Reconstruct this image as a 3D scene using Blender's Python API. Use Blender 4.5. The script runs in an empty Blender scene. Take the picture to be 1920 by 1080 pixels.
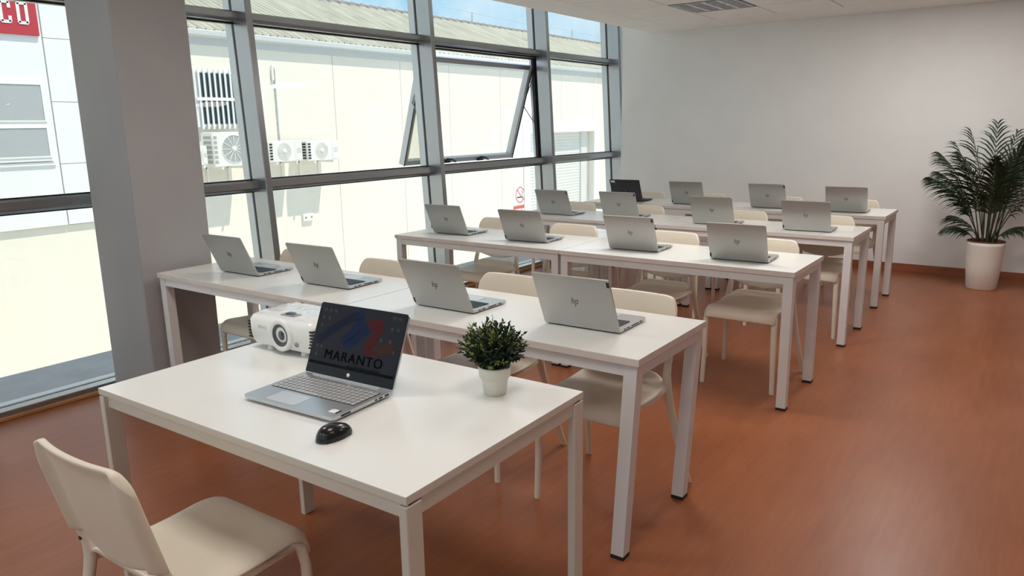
import bpy, bmesh, math, random
from mathutils import Vector, Matrix
random.seed(7)
PI = math.pi
SC = bpy.context.scene
COL = SC.collection

# ------------------------------------------------------------------ camera
CAM_POS = (0.0, 0.0, 1.493)
YAW, PITCH, ROLL, FOCAL = -0.6220, -0.2140, -0.0170, 1402.2   # focal length in px for a 1920 px wide frame
def camera():
    cy, sy, cp, sp = math.cos(YAW), math.sin(YAW), math.cos(PITCH), math.sin(PITCH)
    f = Vector((sy*cp, cy*cp, sp)); r = Vector((cy, -sy, 0)); u = r.cross(f)
    cr, sr = math.cos(ROLL), math.sin(ROLL)
    r2 = r*cr+u*sr; u2 = -r*sr+u*cr
    cd = bpy.data.cameras.new('camera'); cd.sensor_width = 36.0; cd.lens = FOCAL/1920*36
    cd.clip_start = 0.02; cd.clip_end = 300
    o = bpy.data.objects.new('camera', cd); COL.objects.link(o)
    m = Matrix((r2, u2, -f)).transposed().to_4x4(); m.translation = Vector(CAM_POS)
    o.matrix_world = m; SC.camera = o
camera()

# ------------------------------------------------------------------ sky, sun, exposure
def sky():
    w = bpy.data.worlds.new('sky'); SC.world = w; w.use_nodes = True
    nt = w.node_tree; nt.nodes.clear()
    out = nt.nodes.new('ShaderNodeOutputWorld'); bg = nt.nodes.new('ShaderNodeBackground')
    tc = nt.nodes.new('ShaderNodeTexCoord'); no = nt.nodes.new('ShaderNodeTexNoise'); rp = nt.nodes.new('ShaderNodeValToRGB')
    no.inputs['Scale'].default_value = 3.2; no.inputs['Detail'].default_value = 7; no.inputs['Roughness'].default_value = 0.6
    rp.color_ramp.elements[0].position = 0.42; rp.color_ramp.elements[0].color = (0.30, 0.58, 0.86, 1)
    rp.color_ramp.elements[1].position = 0.72; rp.color_ramp.elements[1].color = (0.93, 0.95, 0.97, 1)
    nt.links.new(tc.outputs['Generated'], no.inputs['Vector']); nt.links.new(no.outputs['Fac'], rp.inputs['Fac'])
    nt.links.new(rp.outputs['Color'], bg.inputs['Color']); bg.inputs['Strength'].default_value = 0.80
    nt.links.new(bg.outputs['Background'], out.inputs['Surface'])
sky()
def sun():
    l = bpy.data.lights.new('sun', 'SUN'); l.energy = 2.65; l.angle = math.radians(0.6); l.color = (1.0, 0.95, 0.86)
    o = bpy.data.objects.new('sun', l); COL.objects.link(o); o.location = (5, 3, 20)
    d = Vector((-0.45, -0.22, -1.05)).normalized()
    o.rotation_euler = d.to_track_quat('-Z', 'Y').to_euler()
sun()
SC.view_settings.view_transform = 'Standard'; SC.view_settings.look = 'None'
SC.view_settings.gamma = 1.0; SC.view_settings.use_curve_mapping = False
SC.view_settings.exposure = 0.92

# ------------------------------------------------------------------ materials
def mat(name, color, rough=0.5, metal=0.0, var=0.0, scale=8.0, stretch=(1,1,1), bump=0.0, bscale=None, spec=0.5, coat=0.0, emit=None, estr=0.0):
    m = bpy.data.materials.new(name); m.use_nodes = True
    nt = m.node_tree; b = nt.nodes['Principled BSDF']
    b.inputs['Base Color'].default_value = (*color, 1); b.inputs['Roughness'].default_value = rough
    b.inputs['Metallic'].default_value = metal; b.inputs['Specular IOR Level'].default_value = spec
    b.inputs['Coat Weight'].default_value = coat
    if emit: b.inputs['Emission Color'].default_value = (*emit, 1); b.inputs['Emission Strength'].default_value = estr
    if var or bump:
        tc = nt.nodes.new('ShaderNodeTexCoord'); mp = nt.nodes.new('ShaderNodeMapping'); mp.inputs['Scale'].default_value = stretch
        nt.links.new(tc.outputs['Object'], mp.inputs['Vector'])
    if var:
        n = nt.nodes.new('ShaderNodeTexNoise'); n.inputs['Scale'].default_value = scale; n.inputs['Detail'].default_value = 6
        nt.links.new(mp.outputs['Vector'], n.inputs['Vector'])
        r = nt.nodes.new('ShaderNodeValToRGB')
        r.color_ramp.elements[0].position = 0.3; r.color_ramp.elements[1].position = 0.7
        r.color_ramp.elements[0].color = (*[c*(1-var) for c in color], 1); r.color_ramp.elements[1].color = (*[min(1, c*(1+var)) for c in color], 1)
        nt.links.new(n.outputs['Fac'], r.inputs['Fac']); nt.links.new(r.outputs['Color'], b.inputs['Base Color'])
    if bump:
        n2 = nt.nodes.new('ShaderNodeTexNoise'); n2.inputs['Scale'].default_value = bscale or scale; n2.inputs['Detail'].default_value = 4
        nt.links.new(mp.outputs['Vector'], n2.inputs['Vector'])
        bp = nt.nodes.new('ShaderNodeBump'); bp.inputs['Strength'].default_value = bump; bp.inputs['Distance'].default_value = 0.01
        nt.links.new(n2.outputs['Fac'], bp.inputs['Height']); nt.links.new(bp.outputs['Normal'], b.inputs['Normal'])
    return m
def glass_mat(name, tint, f0=0.03):
    m = bpy.data.materials.new(name); m.use_nodes = True; nt = m.node_tree; nt.nodes.clear()
    out = nt.nodes.new('ShaderNodeOutputMaterial'); mix = nt.nodes.new('ShaderNodeMixShader')
    tr = nt.nodes.new('ShaderNodeBsdfTransparent'); tr.inputs['Color'].default_value = (*tint, 1)
    gl = nt.nodes.new('ShaderNodeBsdfGlossy'); gl.inputs['Roughness'].default_value = 0.0
    lw = nt.nodes.new('ShaderNodeLayerWeight'); lw.inputs['Blend'].default_value = 0.5      # Schlick reflectance from the facing angle
    pw = nt.nodes.new('ShaderNodeMath'); pw.operation = 'POWER'; pw.inputs[1].default_value = 5.0
    ma = nt.nodes.new('ShaderNodeMath'); ma.operation = 'MULTIPLY_ADD'; ma.inputs[1].default_value = 1-f0; ma.inputs[2].default_value = f0
    nt.links.new(lw.outputs['Facing'], pw.inputs[0]); nt.links.new(pw.outputs[0], ma.inputs[0]); nt.links.new(ma.outputs[0], mix.inputs['Fac'])
    nt.links.new(tr.outputs[0], mix.inputs[1]); nt.links.new(gl.outputs[0], mix.inputs[2])
    nt.links.new(mix.outputs[0], out.inputs['Surface']); return m
def floor_mat():
    m = bpy.data.materials.new('red_brown_vinyl'); m.use_nodes = True; nt = m.node_tree; b = nt.nodes['Principled BSDF']; b.inputs['Specular IOR Level'].default_value = 0.36
    tc = nt.nodes.new('ShaderNodeTexCoord')
    def noise(sc, stretch, det=6, rough=0.55):
        mp = nt.nodes.new('ShaderNodeMapping'); mp.inputs['Scale'].default_value = stretch
        n = nt.nodes.new('ShaderNodeTexNoise'); n.inputs['Scale'].default_value = sc; n.inputs['Detail'].default_value = det; n.inputs['Roughness'].default_value = rough
        nt.links.new(tc.outputs['Object'], mp.inputs['Vector']); nt.links.new(mp.outputs['Vector'], n.inputs['Vector']); return n
    grain = noise(5, (8, 0.7, 1)); blot = noise(1.1, (1.4, 0.8, 1)); fine = noise(30, (6, 0.5, 1)); wear = noise(2.3, (1, 0.6, 1), 8, 0.65)
    rp = nt.nodes.new('ShaderNodeValToRGB'); rp.color_ramp.elements[0].position = 0.34; rp.color_ramp.elements[1].position = 0.66
    rp.color_ramp.elements[0].color = (0.225, 0.064, 0.022, 1); rp.color_ramp.elements[1].color = (0.335, 0.112, 0.044, 1)
    ad = nt.nodes.new('ShaderNodeMath'); ad.operation = 'MULTIPLY_ADD'; ad.inputs[1].default_value = 0.33; nt.links.new(grain.outputs['Fac'], ad.inputs[0])
    a2 = nt.nodes.new('ShaderNodeMath'); a2.operation = 'MULTIPLY'; a2.inputs[1].default_value = 0.58; nt.links.new(blot.outputs['Fac'], a2.inputs[0])
    nt.links.new(a2.outputs[0], ad.inputs[2])
    a3 = nt.nodes.new('ShaderNodeMath'); a3.operation = 'MULTIPLY_ADD'; a3.inputs[1].default_value = 0.09; nt.links.new(fine.outputs['Fac'], a3.inputs[0]); nt.links.new(ad.outputs[0], a3.inputs[2])
    nt.links.new(a3.outputs[0], rp.inputs['Fac'])
    # laid boards: faint change of tone from board to board
    br = nt.nodes.new('ShaderNodeTexBrick'); br.inputs['Scale'].default_value = 1.0; br.inputs['Brick Width'].default_value = 1.2; br.inputs['Row Height'].default_value = 0.19
    br.inputs['Mortar Size'].default_value = 0.0012; br.inputs['Color1'].default_value = (1, 1, 1, 1); br.inputs['Color2'].default_value = (0.90, 0.89, 0.88, 1); br.inputs['Mortar'].default_value = (0.78, 0.75, 0.74, 1)
    mp = nt.nodes.new('ShaderNodeMapping'); mp.inputs['Rotation'].default_value = (0, 0, PI/2); nt.links.new(tc.outputs['Object'], mp.inputs['Vector']); nt.links.new(mp.outputs['Vector'], br.inputs['Vector'])
    mx = nt.nodes.new('ShaderNodeMix'); mx.data_type = 'RGBA'; mx.blend_type = 'MULTIPLY'; mx.inputs['Factor'].default_value = 0.6
    nt.links.new(rp.outputs['Color'], mx.inputs['A']); nt.links.new(br.outputs['Color'], mx.inputs['B']); nt.links.new(mx.outputs['Result'], b.inputs['Base Color'])
    rr = nt.nodes.new('ShaderNodeMapRange'); rr.inputs['To Min'].default_value = 0.24; rr.inputs['To Max'].default_value = 0.42
    nt.links.new(wear.outputs['Fac'], rr.inputs['Value']); nt.links.new(rr.outputs[0], b.inputs['Roughness'])
    bp = nt.nodes.new('ShaderNodeBump'); bp.inputs['Strength'].default_value = 0.08; bp.inputs['Distance'].default_value = 0.004
    nt.links.new(fine.outputs['Fac'], bp.inputs['Height']); nt.links.new(bp.outputs['Normal'], b.inputs['Normal'])
    return m
M = dict(
    floor=floor_mat(),
    wall=mat('white_wall_paint', (0.86, 0.855, 0.84), 0.75, var=0.02, scale=3, bump=0.03, bscale=120),
    wallr=mat('bounce_cutting_taupe', (0.26, 0.22, 0.19), 0.8, var=0.03, scale=3),  # unseen right wall, darkened to cut bounce light from that side
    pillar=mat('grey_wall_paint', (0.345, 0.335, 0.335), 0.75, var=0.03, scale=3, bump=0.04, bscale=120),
    ceil=mat('ceiling_plaster', (0.92, 0.90, 0.875), 0.85, var=0.02, scale=3),
    tile=mat('ceiling_tile_board', (0.92, 0.90, 0.875), 0.9, var=0.02, scale=5, bump=0.05, bscale=200),
    joint=mat('joint_shadow_grey', (0.10, 0.09, 0.09), 0.8),
    skirt=mat('red_wood_skirting', (0.30, 0.095, 0.045), 0.45, var=0.15, scale=6, stretch=(0.5, 1, 6)),
    thresh=mat('orange_wood_threshold', (0.40, 0.19, 0.08), 0.45, var=0.2, scale=6, stretch=(1, 0.4, 1)),
    alu=mat('grey_anodised_aluminium', (0.36, 0.37, 0.38), 0.26, 0.88),
    alul=mat('pale_aluminium', (0.60, 0.62, 0.64), 0.42, 0.4),
    black=mat('black_rubber', (0.012, 0.012, 0.013), 0.6),
    glass=glass_mat('clear_solar_glass', (0.912, 0.907, 0.87)),
    top=mat('white_melamine_top', (0.78, 0.775, 0.74), 0.22, var=0.01, scale=4, spec=0.6),
    edge=mat('pale_beech_edge', (0.67, 0.59, 0.54), 0.5, var=0.04, scale=12),
    frame=mat('light_grey_steel', (0.72, 0.70, 0.695), 0.42, 0.05),
    desk=mat('cream_steel', (0.66, 0.60, 0.52), 0.42),
    deskedge=mat('cream_edge', (0.68, 0.62, 0.53), 0.45),
    chair=mat('ivory_plastic', (0.75, 0.67, 0.545), 0.42, var=0.015, scale=10, bump=0.02, bscale=300),
    silver=mat('silver_laptop_metal', (0.43, 0.43, 0.41), 0.38, 0.45),
    silverlt=mat('silver_deck', (0.58, 0.59, 0.60), 0.28, 0.75),
    keyb=mat('black_keys', (0.015, 0.015, 0.018), 0.45),
    pad=mat('touchpad_grey', (0.62, 0.64, 0.66), 0.25, 0.3),
    logo=mat('dark_mirror_logo', (0.15, 0.145, 0.14), 0.2, 0.6),
    darklap=mat('charcoal_laptop_shell', (0.030, 0.031, 0.037), 0.5),
    lcd=mat('switched_off_screen', (0.01, 0.01, 0.012), 0.15),
    sticker=mat('white_sticker', (0.75, 0.74, 0.74), 0.6, var=0.3, scale=120),
    mouse=mat('glossy_black_plastic', (0.008, 0.008, 0.009), 0.22),
    pot=mat('cream_ceramic', (0.74, 0.71, 0.62), 0.5, var=0.03, scale=20),
    potw=mat('white_plastic_pot', (0.80, 0.76, 0.70), 0.45),
    inner=mat('brown_inner_pot', (0.16, 0.045, 0.030), 0.6),
    soil=mat('dark_soil', (0.03, 0.02, 0.015), 0.95, var=0.4, scale=60),
    leafd=mat('dark_green_leaf', (0.013, 0.030, 0.008), 0.5, var=0.4, scale=40),
    leafl=mat('yellow_green_leaf_tip', (0.22, 0.27, 0.06), 0.5),
    palm=mat('palm_green', (0.014, 0.034, 0.014), 0.45, var=0.4, scale=5),
    stem=mat('palm_stem', (0.045, 0.06, 0.025), 0.6, var=0.3, scale=20),
    proj=mat('white_projector_plastic', (0.80, 0.80, 0.76), 0.3),
    grille=mat('dark_grille_opening', (0.02, 0.02, 0.02), 0.7),
    lens=mat('dark_lens_glass', (0.010, 0.011, 0.014), 0.05, coat=1.0),
    lensr=mat('charcoal_lens_ring', (0.07, 0.07, 0.08), 0.35),
    film=glass_mat('clear_plastic_film', (0.97, 0.97, 0.97)),
    greyd=mat('grey_plastic', (0.25, 0.26, 0.28), 0.35),
    ledge=mat('grey_concrete', (0.42, 0.41, 0.42), 0.75, var=0.12, scale=4, bump=0.15, bscale=30),
    cream=mat('cream_render', (0.80, 0.76, 0.68), 0.85, var=0.03, scale=0.8),
    creamd=mat('cream_recess_render', (0.74, 0.70, 0.60), 0.85, var=0.04, scale=1.5),
    whitep=mat('white_cladding', (0.80, 0.81, 0.82), 0.7, var=0.02, scale=1),
    jointp=mat('cladding_joint', (0.35, 0.36, 0.37), 0.8),
    roof=mat('weathered_corrugated_roof', (0.46, 0.44, 0.37), 0.8, var=0.2, scale=1.2, stretch=(0.6, 3, 1)),
    gutter=mat('grey_gutter', (0.55, 0.57, 0.58), 0.6),
    winglass=mat('dark_window_glass', (0.05, 0.085, 0.105), 0.15),
    greyglass=mat('grey_blind_glass', (0.42, 0.44, 0.46), 0.3),
    white=mat('white_paint', (0.82, 0.82, 0.81), 0.5),
    acw=mat('white_ac_casing', (0.80, 0.79, 0.75), 0.5),
    acg=mat('ac_grille_grey', (0.40, 0.41, 0.41), 0.5),
    red=mat('red_sign_board', (0.46, 0.035, 0.055), 0.5),
    redp=mat('red_print', (0.60, 0.10, 0.09), 0.6),
    shutter=mat('pale_roller_shutter', (0.66, 0.66, 0.63), 0.6, var=0.03, scale=2),
    ground=mat('pale_concrete_yard', (0.70, 0.68, 0.64), 0.9, var=0.1, scale=0.6),
    louvre=mat('polished_louvre', (0.85, 0.87, 0.89), 0.3, 0.2),
    navy=mat('screen_navy', (0.004, 0.005, 0.009), 0.3, spec=.08, emit=(0.008, 0.011, 0.024), estr=0.35),
    blue=mat('screen_blue', (0.004, 0.006, 0.014), 0.3, spec=.08, emit=(0.006, 0.012, 0.036), estr=0.4),
    sred=mat('screen_red', (0.014, 0.004, 0.004), 0.3, spec=.08, emit=(0.050, 0.008, 0.010), estr=0.4),
    sbrown=mat('screen_brown', (0.012, 0.006, 0.004), 0.3, spec=.08, emit=(0.034, 0.016, 0.012), estr=0.4),
    sback=mat('screen_wallpaper', (0.006, 0.006, 0.008), 0.3, spec=.08, emit=(0.016, 0.017, 0.022), estr=0.42),
    stext=mat('screen_black', (0.002, 0.002, 0.002), 0.3, spec=.08),
    sicon=mat('screen_icon', (0.01, 0.01, 0.01), 0.3, spec=.08, emit=(0.026, 0.028, 0.026), estr=0.6),
    bezel=mat('black_bezel', (0.006, 0.006, 0.008), 0.25, spec=.3),
    key=mat('silver_keys', (0.52, 0.52, 0.52), 0.4, 0.3),
    steel=mat('dull_steel', (0.35, 0.35, 0.36), 0.4, 0.7),
)

# ------------------------------------------------------------------ mesh helpers
class MB:
    def __init__(s): s.v = []; s.f = []; s.m = []; s.sm = []
    def add(s, vs, fs, mi=0, smooth=False, X=None):
        o = len(s.v)
        s.v += [tuple(X @ Vector(p)) if X is not None else tuple(p) for p in vs]
        s.f += [tuple(i+o for i in f) for f in fs]; s.m += [mi]*len(fs); s.sm += [smooth]*len(fs)
    def box(s, a, b, mi=0, X=None):
        x0, y0, z0 = a; x1, y1, z1 = b
        vs = [(x0,y0,z0),(x1,y0,z0),(x1,y1,z0),(x0,y1,z0),(x0,y0,z1),(x1,y0,z1),(x1,y1,z1),(x0,y1,z1)]
        s.add(vs, [(0,3,2,1),(4,5,6,7),(0,1,5,4),(1,2,6,5),(2,3,7,6),(3,0,4,7)], mi, False, X)
    def bbox(s, a, b, r, seg=2, mi=0, X=None):
        bm = bmesh.new(); bmesh.ops.create_cube(bm, size=1)
        for v in bm.verts: v.co = Vector([a[i]+(v.co[i]+.5)*(b[i]-a[i]) for i in range(3)])
        bmesh.ops.bevel(bm, geom=bm.edges[:]+bm.verts[:], offset=r, segments=seg, affect='EDGES', profile=0.5)
        bm.verts.index_update(); bm.normal_update(); vs = [v.co.copy() for v in bm.verts]
        for flat in (True, False):
            s.add(vs, [tuple(v.index for v in f.verts) for f in bm.faces if (max(abs(c) for c in f.normal) > .999) == flat], mi, seg > 1 and not flat, X)
        bm.free()
    def bm(s, bm, mi=0, smooth=False, X=None):
        bm.verts.index_update()
        s.add([v.co.copy() for v in bm.verts], [tuple(v.index for v in f.verts) for f in bm.faces], mi, smooth, X); bm.free()
    def prism(s, pts, h0, h1, mi=0, X=None, smooth=False):   # polygon in xy, extruded in z
        n = len(pts)
        vs = [(p[0], p[1], h0) for p in pts]+[(p[0], p[1], h1) for p in pts]
        s.add(vs, [tuple(range(n-1, -1, -1)), tuple(range(n, 2*n))], mi, False, X)
        s.add(vs, [(i, (i+1) % n, n+(i+1) % n, n+i) for i in range(n)], mi, smooth, X)
    def sweep(s, path, prof, mi=0, X=None, smooth=True, scales=None, up=Vector((0, 1, 0)), cap=True):
        path = [Vector(p) for p in path]; n = len(prof); rings = []
        for i, p in enumerate(path):
            t = (path[min(i+1, len(path)-1)]-path[max(i-1, 0)]).normalized()
            a = up.cross(t)
            if a.length < 1e-4: a = Vector((1, 0, 0)).cross(t)
            a.normalize(); b = t.cross(a); k = scales[i] if scales else 1
            rings.append([p+a*q[0]*k+b*q[1]*k for q in prof])
        vs = [q for r in rings for q in r]
        fs = [(i*n+j, i*n+(j+1) % n, (i+1)*n+(j+1) % n, (i+1)*n+j) for i in range(len(path)-1) for j in range(n)]
        s.add(vs, fs, mi, smooth, X)
        if cap: s.add(vs, [tuple(range(n-1, -1, -1)), tuple(range((len(path)-1)*n, len(path)*n))], mi, False, X)
    def tube(s, path, r, n=8, mi=0, X=None, scales=None):
        s.sweep(path, [(r*math.cos(2*PI*i/n), r*math.sin(2*PI*i/n)) for i in range(n)], mi, X, True, scales)
    def lathe(s, prof, n=24, mi=0, X=None, smooth=True):
        vs = [(r*math.cos(2*PI*j/n), r*math.sin(2*PI*j/n), z) for r, z in prof for j in range(n)]
        fs = [(i*n+j, i*n+(j+1) % n, (i+1)*n+(j+1) % n, (i+1)*n+j) for i in range(len(prof)-1) for j in range(n)]
        s.add(vs, fs, mi, smooth, X)
    def mesh(s, name, mats):
        me = bpy.data.meshes.new(name); me.from_pydata(s.v, [], s.f)
        for m in (mats if isinstance(mats, (list, tuple)) else [mats]): me.materials.append(M[m] if isinstance(m, str) else m)
        me.polygons.foreach_set('material_index', s.m); me.polygons.foreach_set('use_smooth', s.sm)
        bm = bmesh.new(); bm.from_mesh(me); bmesh.ops.recalc_face_normals(bm, faces=bm.faces[:]); bm.to_mesh(me); bm.free()
        me.update(); return me
    def obj(s, name, mats, parent=None): return link(name, s.mesh(name, mats), parent)
def link(name, me, parent=None, loc=None, rot=None):
    o = bpy.data.objects.new(name, me); COL.objects.link(o)
    if parent: o.parent = parent
    if loc: o.location = loc
    if rot: o.rotation_euler = rot
    return o
def tag(o, label, cat, group=None):
    o['label'] = label; o['category'] = cat
    if group: o['group'] = group
    return o
def empty(name, loc=(0,0,0), rot=(0,0,0)):
    o = bpy.data.objects.new(name, None); COL.objects.link(o); o.empty_display_size = 0.1
    o.location = loc; o.rotation_euler = rot; return o
def thing(name, label, cat, loc=(0,0,0), rz=0, group=None): return tag(empty(name, loc, (0,0,rz)), label, cat, group)
def struct(o): o['kind'] = 'structure'; return o
def sbox(name, a, b, m):
    mb = MB(); mb.box(a, b); return struct(mb.obj(name, m))
def copy_tree(o, parent=None):
    c = o.copy(); COL.objects.link(c); c.parent = parent
    for ch in list(o.children): copy_tree(ch, c)
    return c
def kids_mesh(name, parent, me, spots):
    for p in spots: link(name, me, parent, p)
def text_mesh(body, size, ext, material, align='CENTER', shear=0.0, bold=0.0, spacing=1.0):
    cu = bpy.data.curves.new('lettering', 'FONT'); cu.body = body; cu.size = size; cu.extrude = ext; cu.align_x = align; cu.shear = shear
    cu.offset = bold; cu.space_character = spacing; cu.resolution_u = 3
    t = bpy.data.objects.new('lettering', cu); COL.objects.link(t)
    dg = bpy.context.evaluated_depsgraph_get(); me = bpy.data.meshes.new_from_object(t.evaluated_get(dg))
    bpy.data.objects.remove(t); bpy.data.curves.remove(cu)
    me.materials.clear(); me.materials.append(M[material]); return me
def bake(o):
    dg = bpy.context.evaluated_depsgraph_get(); dg.update()
    me = bpy.data.meshes.new_from_object(o.evaluated_get(dg)); o.modifiers.clear(); o.data = me; me.name = o.name
    return o

# ------------------------------------------------------------------ the room
WY, GX, TILT = 8.263, -4.35, math.atan(0.055)      # far wall, facade inner face at the floor, facade lean
XR, YB, CZ, CX = 3.0, -2.2, 2.5, -3.89              # right wall, back wall, ceiling height, ceiling edge
sbox('floor', (-4.58, YB-.1, -0.12), (XR+.1, WY+.5, 0), 'floor')
sbox('wall_far', (-4.265, WY, 0), (XR+.1, WY+.2, 3.3), 'wall')
sbox('wall_far_return', (-4.55, 8.63, -0.1), (-4.1, 8.8, 3.3), 'wall')
sbox('wall_right', (XR, YB, 0), (XR+.15, WY, 3.3), 'wallr')
sbox('ceiling_slab', (-4.95, YB-.15, 3.3), (XR+.15, 8.8, 3.5), 'ceil')
sbox('baseboard_far', (-4.25, WY-.014, 0), (XR, WY, 0.078), 'skirt')
sbox('baseboard_right', (XR-.014, YB, 0), (XR, WY-.014, 0.078), 'skirt')
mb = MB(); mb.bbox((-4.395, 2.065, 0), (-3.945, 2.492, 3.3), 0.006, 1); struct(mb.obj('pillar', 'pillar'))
mb = MB(); mb.bbox((-4.405, YB, 0), (-4.372, 8.6, 0.022), 0.004, 1); struct(mb.obj('trim_1', 'thresh'))

FILL_W = 1.3    # dimmer for all; FILL_LIGHTS: ceiling grid cell of each fill light added out of view, and its watts
FILL_LIGHTS = {(1, 3): 3.5, (4, 3): 3.5, (7, 3): 2.5, (1, 7): 5.5, (4, 7): 5, (7, 7): 3, (2, 11): 9.5, (4, 12): 8, (7, 12): 4, (4, 16): 9.5, (7, 16): 2.5}
# ceiling: plaster border, tile field with recessed joints, edge fascia
def ceiling():
    mb = MB()
    mb.box((CX, YB, CZ), (-3.5, WY, CZ+.03)); mb.box((-3.5, 7.65, CZ), (XR, WY, CZ+.03))
    mb.box((2.5, YB, CZ), (XR, 7.65, CZ+.03)); mb.box((-3.5, YB, CZ), (2.5, -1.95, CZ+.03))
    mb.box((CX, YB, CZ+.03), (CX+.03, WY, 3.3))
    c = struct(mb.obj('ceiling', 'ceil'))
    g = MB(); g.box((-3.5, -1.95, CZ+.012), (2.5, 7.65, CZ+.02)); g.obj('ceiling_grid', 'joint', c)
    t = MB(); t.box((-.2945, -.2945, 0), (.2945, .2945, .012)); tm = t.mesh('ceiling_tile', 'tile')
    for i in range(10):
        for j in range(2, 18):
            if (i, j) == (1, 16) or (i, j) in FILL_LIGHTS: continue
            link('ceiling_tile', tm, c, (-3.5+.6*i+.3, -3.15+.6*j+.3, CZ))
ceiling()
def luminaire(cx, cy, label, watts):
    t = thing('ceiling_light', label, 'ceiling light', (cx, cy, CZ), 0, 'louvred ceiling lights')
    f = MB()
    for a, b in (((-.295,-.295),(.295,-.275)),((-.295,.275),(.295,.295)),((-.295,-.275),(-.275,.275)),((.275,-.275),(.295,.275))):
        f.box((a[0], a[1], -.004), (b[0], b[1], .011))
    f.obj('trim_frame', 'greyd', t)
    b = MB(); b.box((-.275,-.275,.006),(.275,.275,.011)); b.obj('reflector_tray', 'joint', t)
    for k in range(5):
        x = -.275+.55*k/4
        m = MB(); m.box((x-.012,-.275,-.003),(x+.012,.275,.004)); m.obj('louvre_run', 'louvre', t)
    cb = MB(); cb.add([(-.055,-.012,-.003),(.055,-.012,-.003),(.055,.012,-.003),(-.055,.012,-.003),(-.055,0,.005),(.055,0,.005)],[(0,3,2,1),(0,1,5,4),(2,3,4,5),(1,2,5),(3,0,4)])
    cm = cb.mesh('louvre_blade', 'louvre')
    for k in range(4):
        for j in range(9): link('louvre_blade', cm, t, (-.206+.1375*k, -.24+.06*j, 0))
    if watts:  # only the added fill panels emit
        l = bpy.data.lights.new('fill_light', 'AREA'); l.shape = 'SQUARE'; l.size = .52; l.energy = FILL_W*watts; l.color = (1.0, .965, .92)
        o = bpy.data.objects.new('fill_light', l); COL.objects.link(o); o.parent = t; o.location = (0, 0, -.008)
luminaire(-2.6, 6.75, 'square louvred ceiling light set among the ceiling tiles by the far wall', 0)
OVER = {3: 'behind the teacher desk', 7: 'above the teacher desk', 11: 'above the second table row', 12: 'above the third table row', 16: 'beside the far wall'}
SIDE = {1: 'window side', 2: 'window side', 4: 'aisle side', 7: 'right wall side'}
for i, j in FILL_LIGHTS: luminaire(-3.2+.6*i, -2.85+.6*j, 'added fill light in a louvred panel %s, on the %s' % (OVER[j], SIDE[i]), FILL_LIGHTS[i, j])

# ------------------------------------------------------------------ glazed facade
ROT = (0, -TILT, 0)
MW = 0.052
def mullion(y0, parent):
    m = MB(); m.bbox((-.150, y0, -.02), (0, y0+MW, 3.3), 0.004, 1); m.obj('mullion', 'alu', parent)
    g = MB(); g.box((-.172, y0+.004, 0), (-.150, y0+MW-.004, 3.3)); g.obj('gasket', 'black', parent)
    c = MB(); c.bbox((-.245, y0, -.02), (-.172, y0+MW, 3.3), 0.003, 1); c.obj('mullion_cap', 'alul', parent)
def transom(y0, y1, z0, z1, parent):
    m = MB()
    pr = [(-.150, z0-.004), (-.100, z0-.004), (-.078, z0+.010), (-.074, z0+.016), (-.074, z1-.012), (-.080, z1), (-.150, z1)]
    m.add([(x, y0, z) for x, z in pr]+[(x, y1, z) for x, z in pr], [tuple(range(7)), tuple(range(13, 6, -1))]+[(i, (i+1) % 7, 7+(i+1) % 7, 7+i) for i in range(7)])
    m.obj('transom', 'alu', parent)
    r = MB(); r.box((-.168, y0, z0-.013), (-.150, y1, z1+.010)); r.obj('glazing_bead', 'black', parent)
    c = MB(); c.box((-.235, y0, z0-.004), (-.172, y1, z1)); c.obj('transom_cap', 'alu', parent)
def pane(y0, y1, z0, z1, parent, x=-.161):
    p = MB(); p.box((x-.004, y0, z0), (x+.004, y1, z1)); p.obj('pane', 'glass', parent)
def sash(y0, y1, drop, ang, parent, handles, zb):
    # top-hung sash pivoting outward
    zt = 2.185-drop
    L = zt-zb
    X = Matrix.Translation((-.178, 0, zt)) @ Matrix.Rotation(ang, 4, 'Y')
    w, d = 0.045, 0.068
    def pc(nm, a, b, m='alul'):
        q = MB(); q.bbox(a, b, 0.003, 1, X=X); return q.obj(nm, m, parent)
    pc('sash_stile', (-d, y0, -L), (0, y0+w, 0)); pc('sash_stile', (-d, y1-w, -L), (0, y1, 0))
    pc('sash_rail', (-d, y0+w, -L), (0, y1-w, -L+w)); pc('sash_rail', (-d, y0+w, -w), (0, y1-w, 0), 'alu')
    q = MB(); q.box((-d*.6, y0+w-.004, -L+w-.004), (-d*.6+.006, y1-w+.004, -w+.004), X=X); q.obj('pane', 'glass', parent)
    for ys in (y0+.001, y1-w+.044):     # dark edge seals
        q = MB(); q.box((.0, ys-.002, -L), (.010, ys+.003, 0), X=X); q.obj('sash_seal', 'black', parent)
    # fixed outer frame around the opening
    f = MB()
    f.box((-.200, y0-.025, 1.160), (-.168, y0-.001, 2.19)); f.box((-.200, y1+.001, 1.160), (-.168, y1+.025, 2.19)); f.box((-.200, y0-.025, 2.19), (-.168, y1+.025, 2.205))
    f.obj('opening_frame', 'black', parent)
    # friction stays at both sides
    for yy in (y0-.012, y1+.012):
        k = MB()
        P = X @ Vector((-.02, yy, -L*.42)); k.tube([P, Vector((-.184, yy, zt-.62*L))], .006, 6); k.tube([P, Vector((-.184, yy, zt-.10*L))], .006, 6)
        k.obj('stay_arm', 'steel', parent)
    for hy in handles:
        h = MB(); h.bbox((0, hy-.05, -L+.004), (.022, hy+.05, -L+.034), .006, 2, X=X)
        h.sweep([(.018, hy-.02, -L+.024), (.035, hy-.02, -L+.05), (.045, hy+.03, -L+.045), (.05, hy+.09, -L+.022)], [(-.012,-.006),(.012,-.006),(.012,.006),(-.012,.006)], X=X, smooth=False)
        h.obj('handle', 'black', parent)
EDGE = [-2.27, -0.52, 1.33, 3.255, 5.105, 6.955, 8.575]
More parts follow.
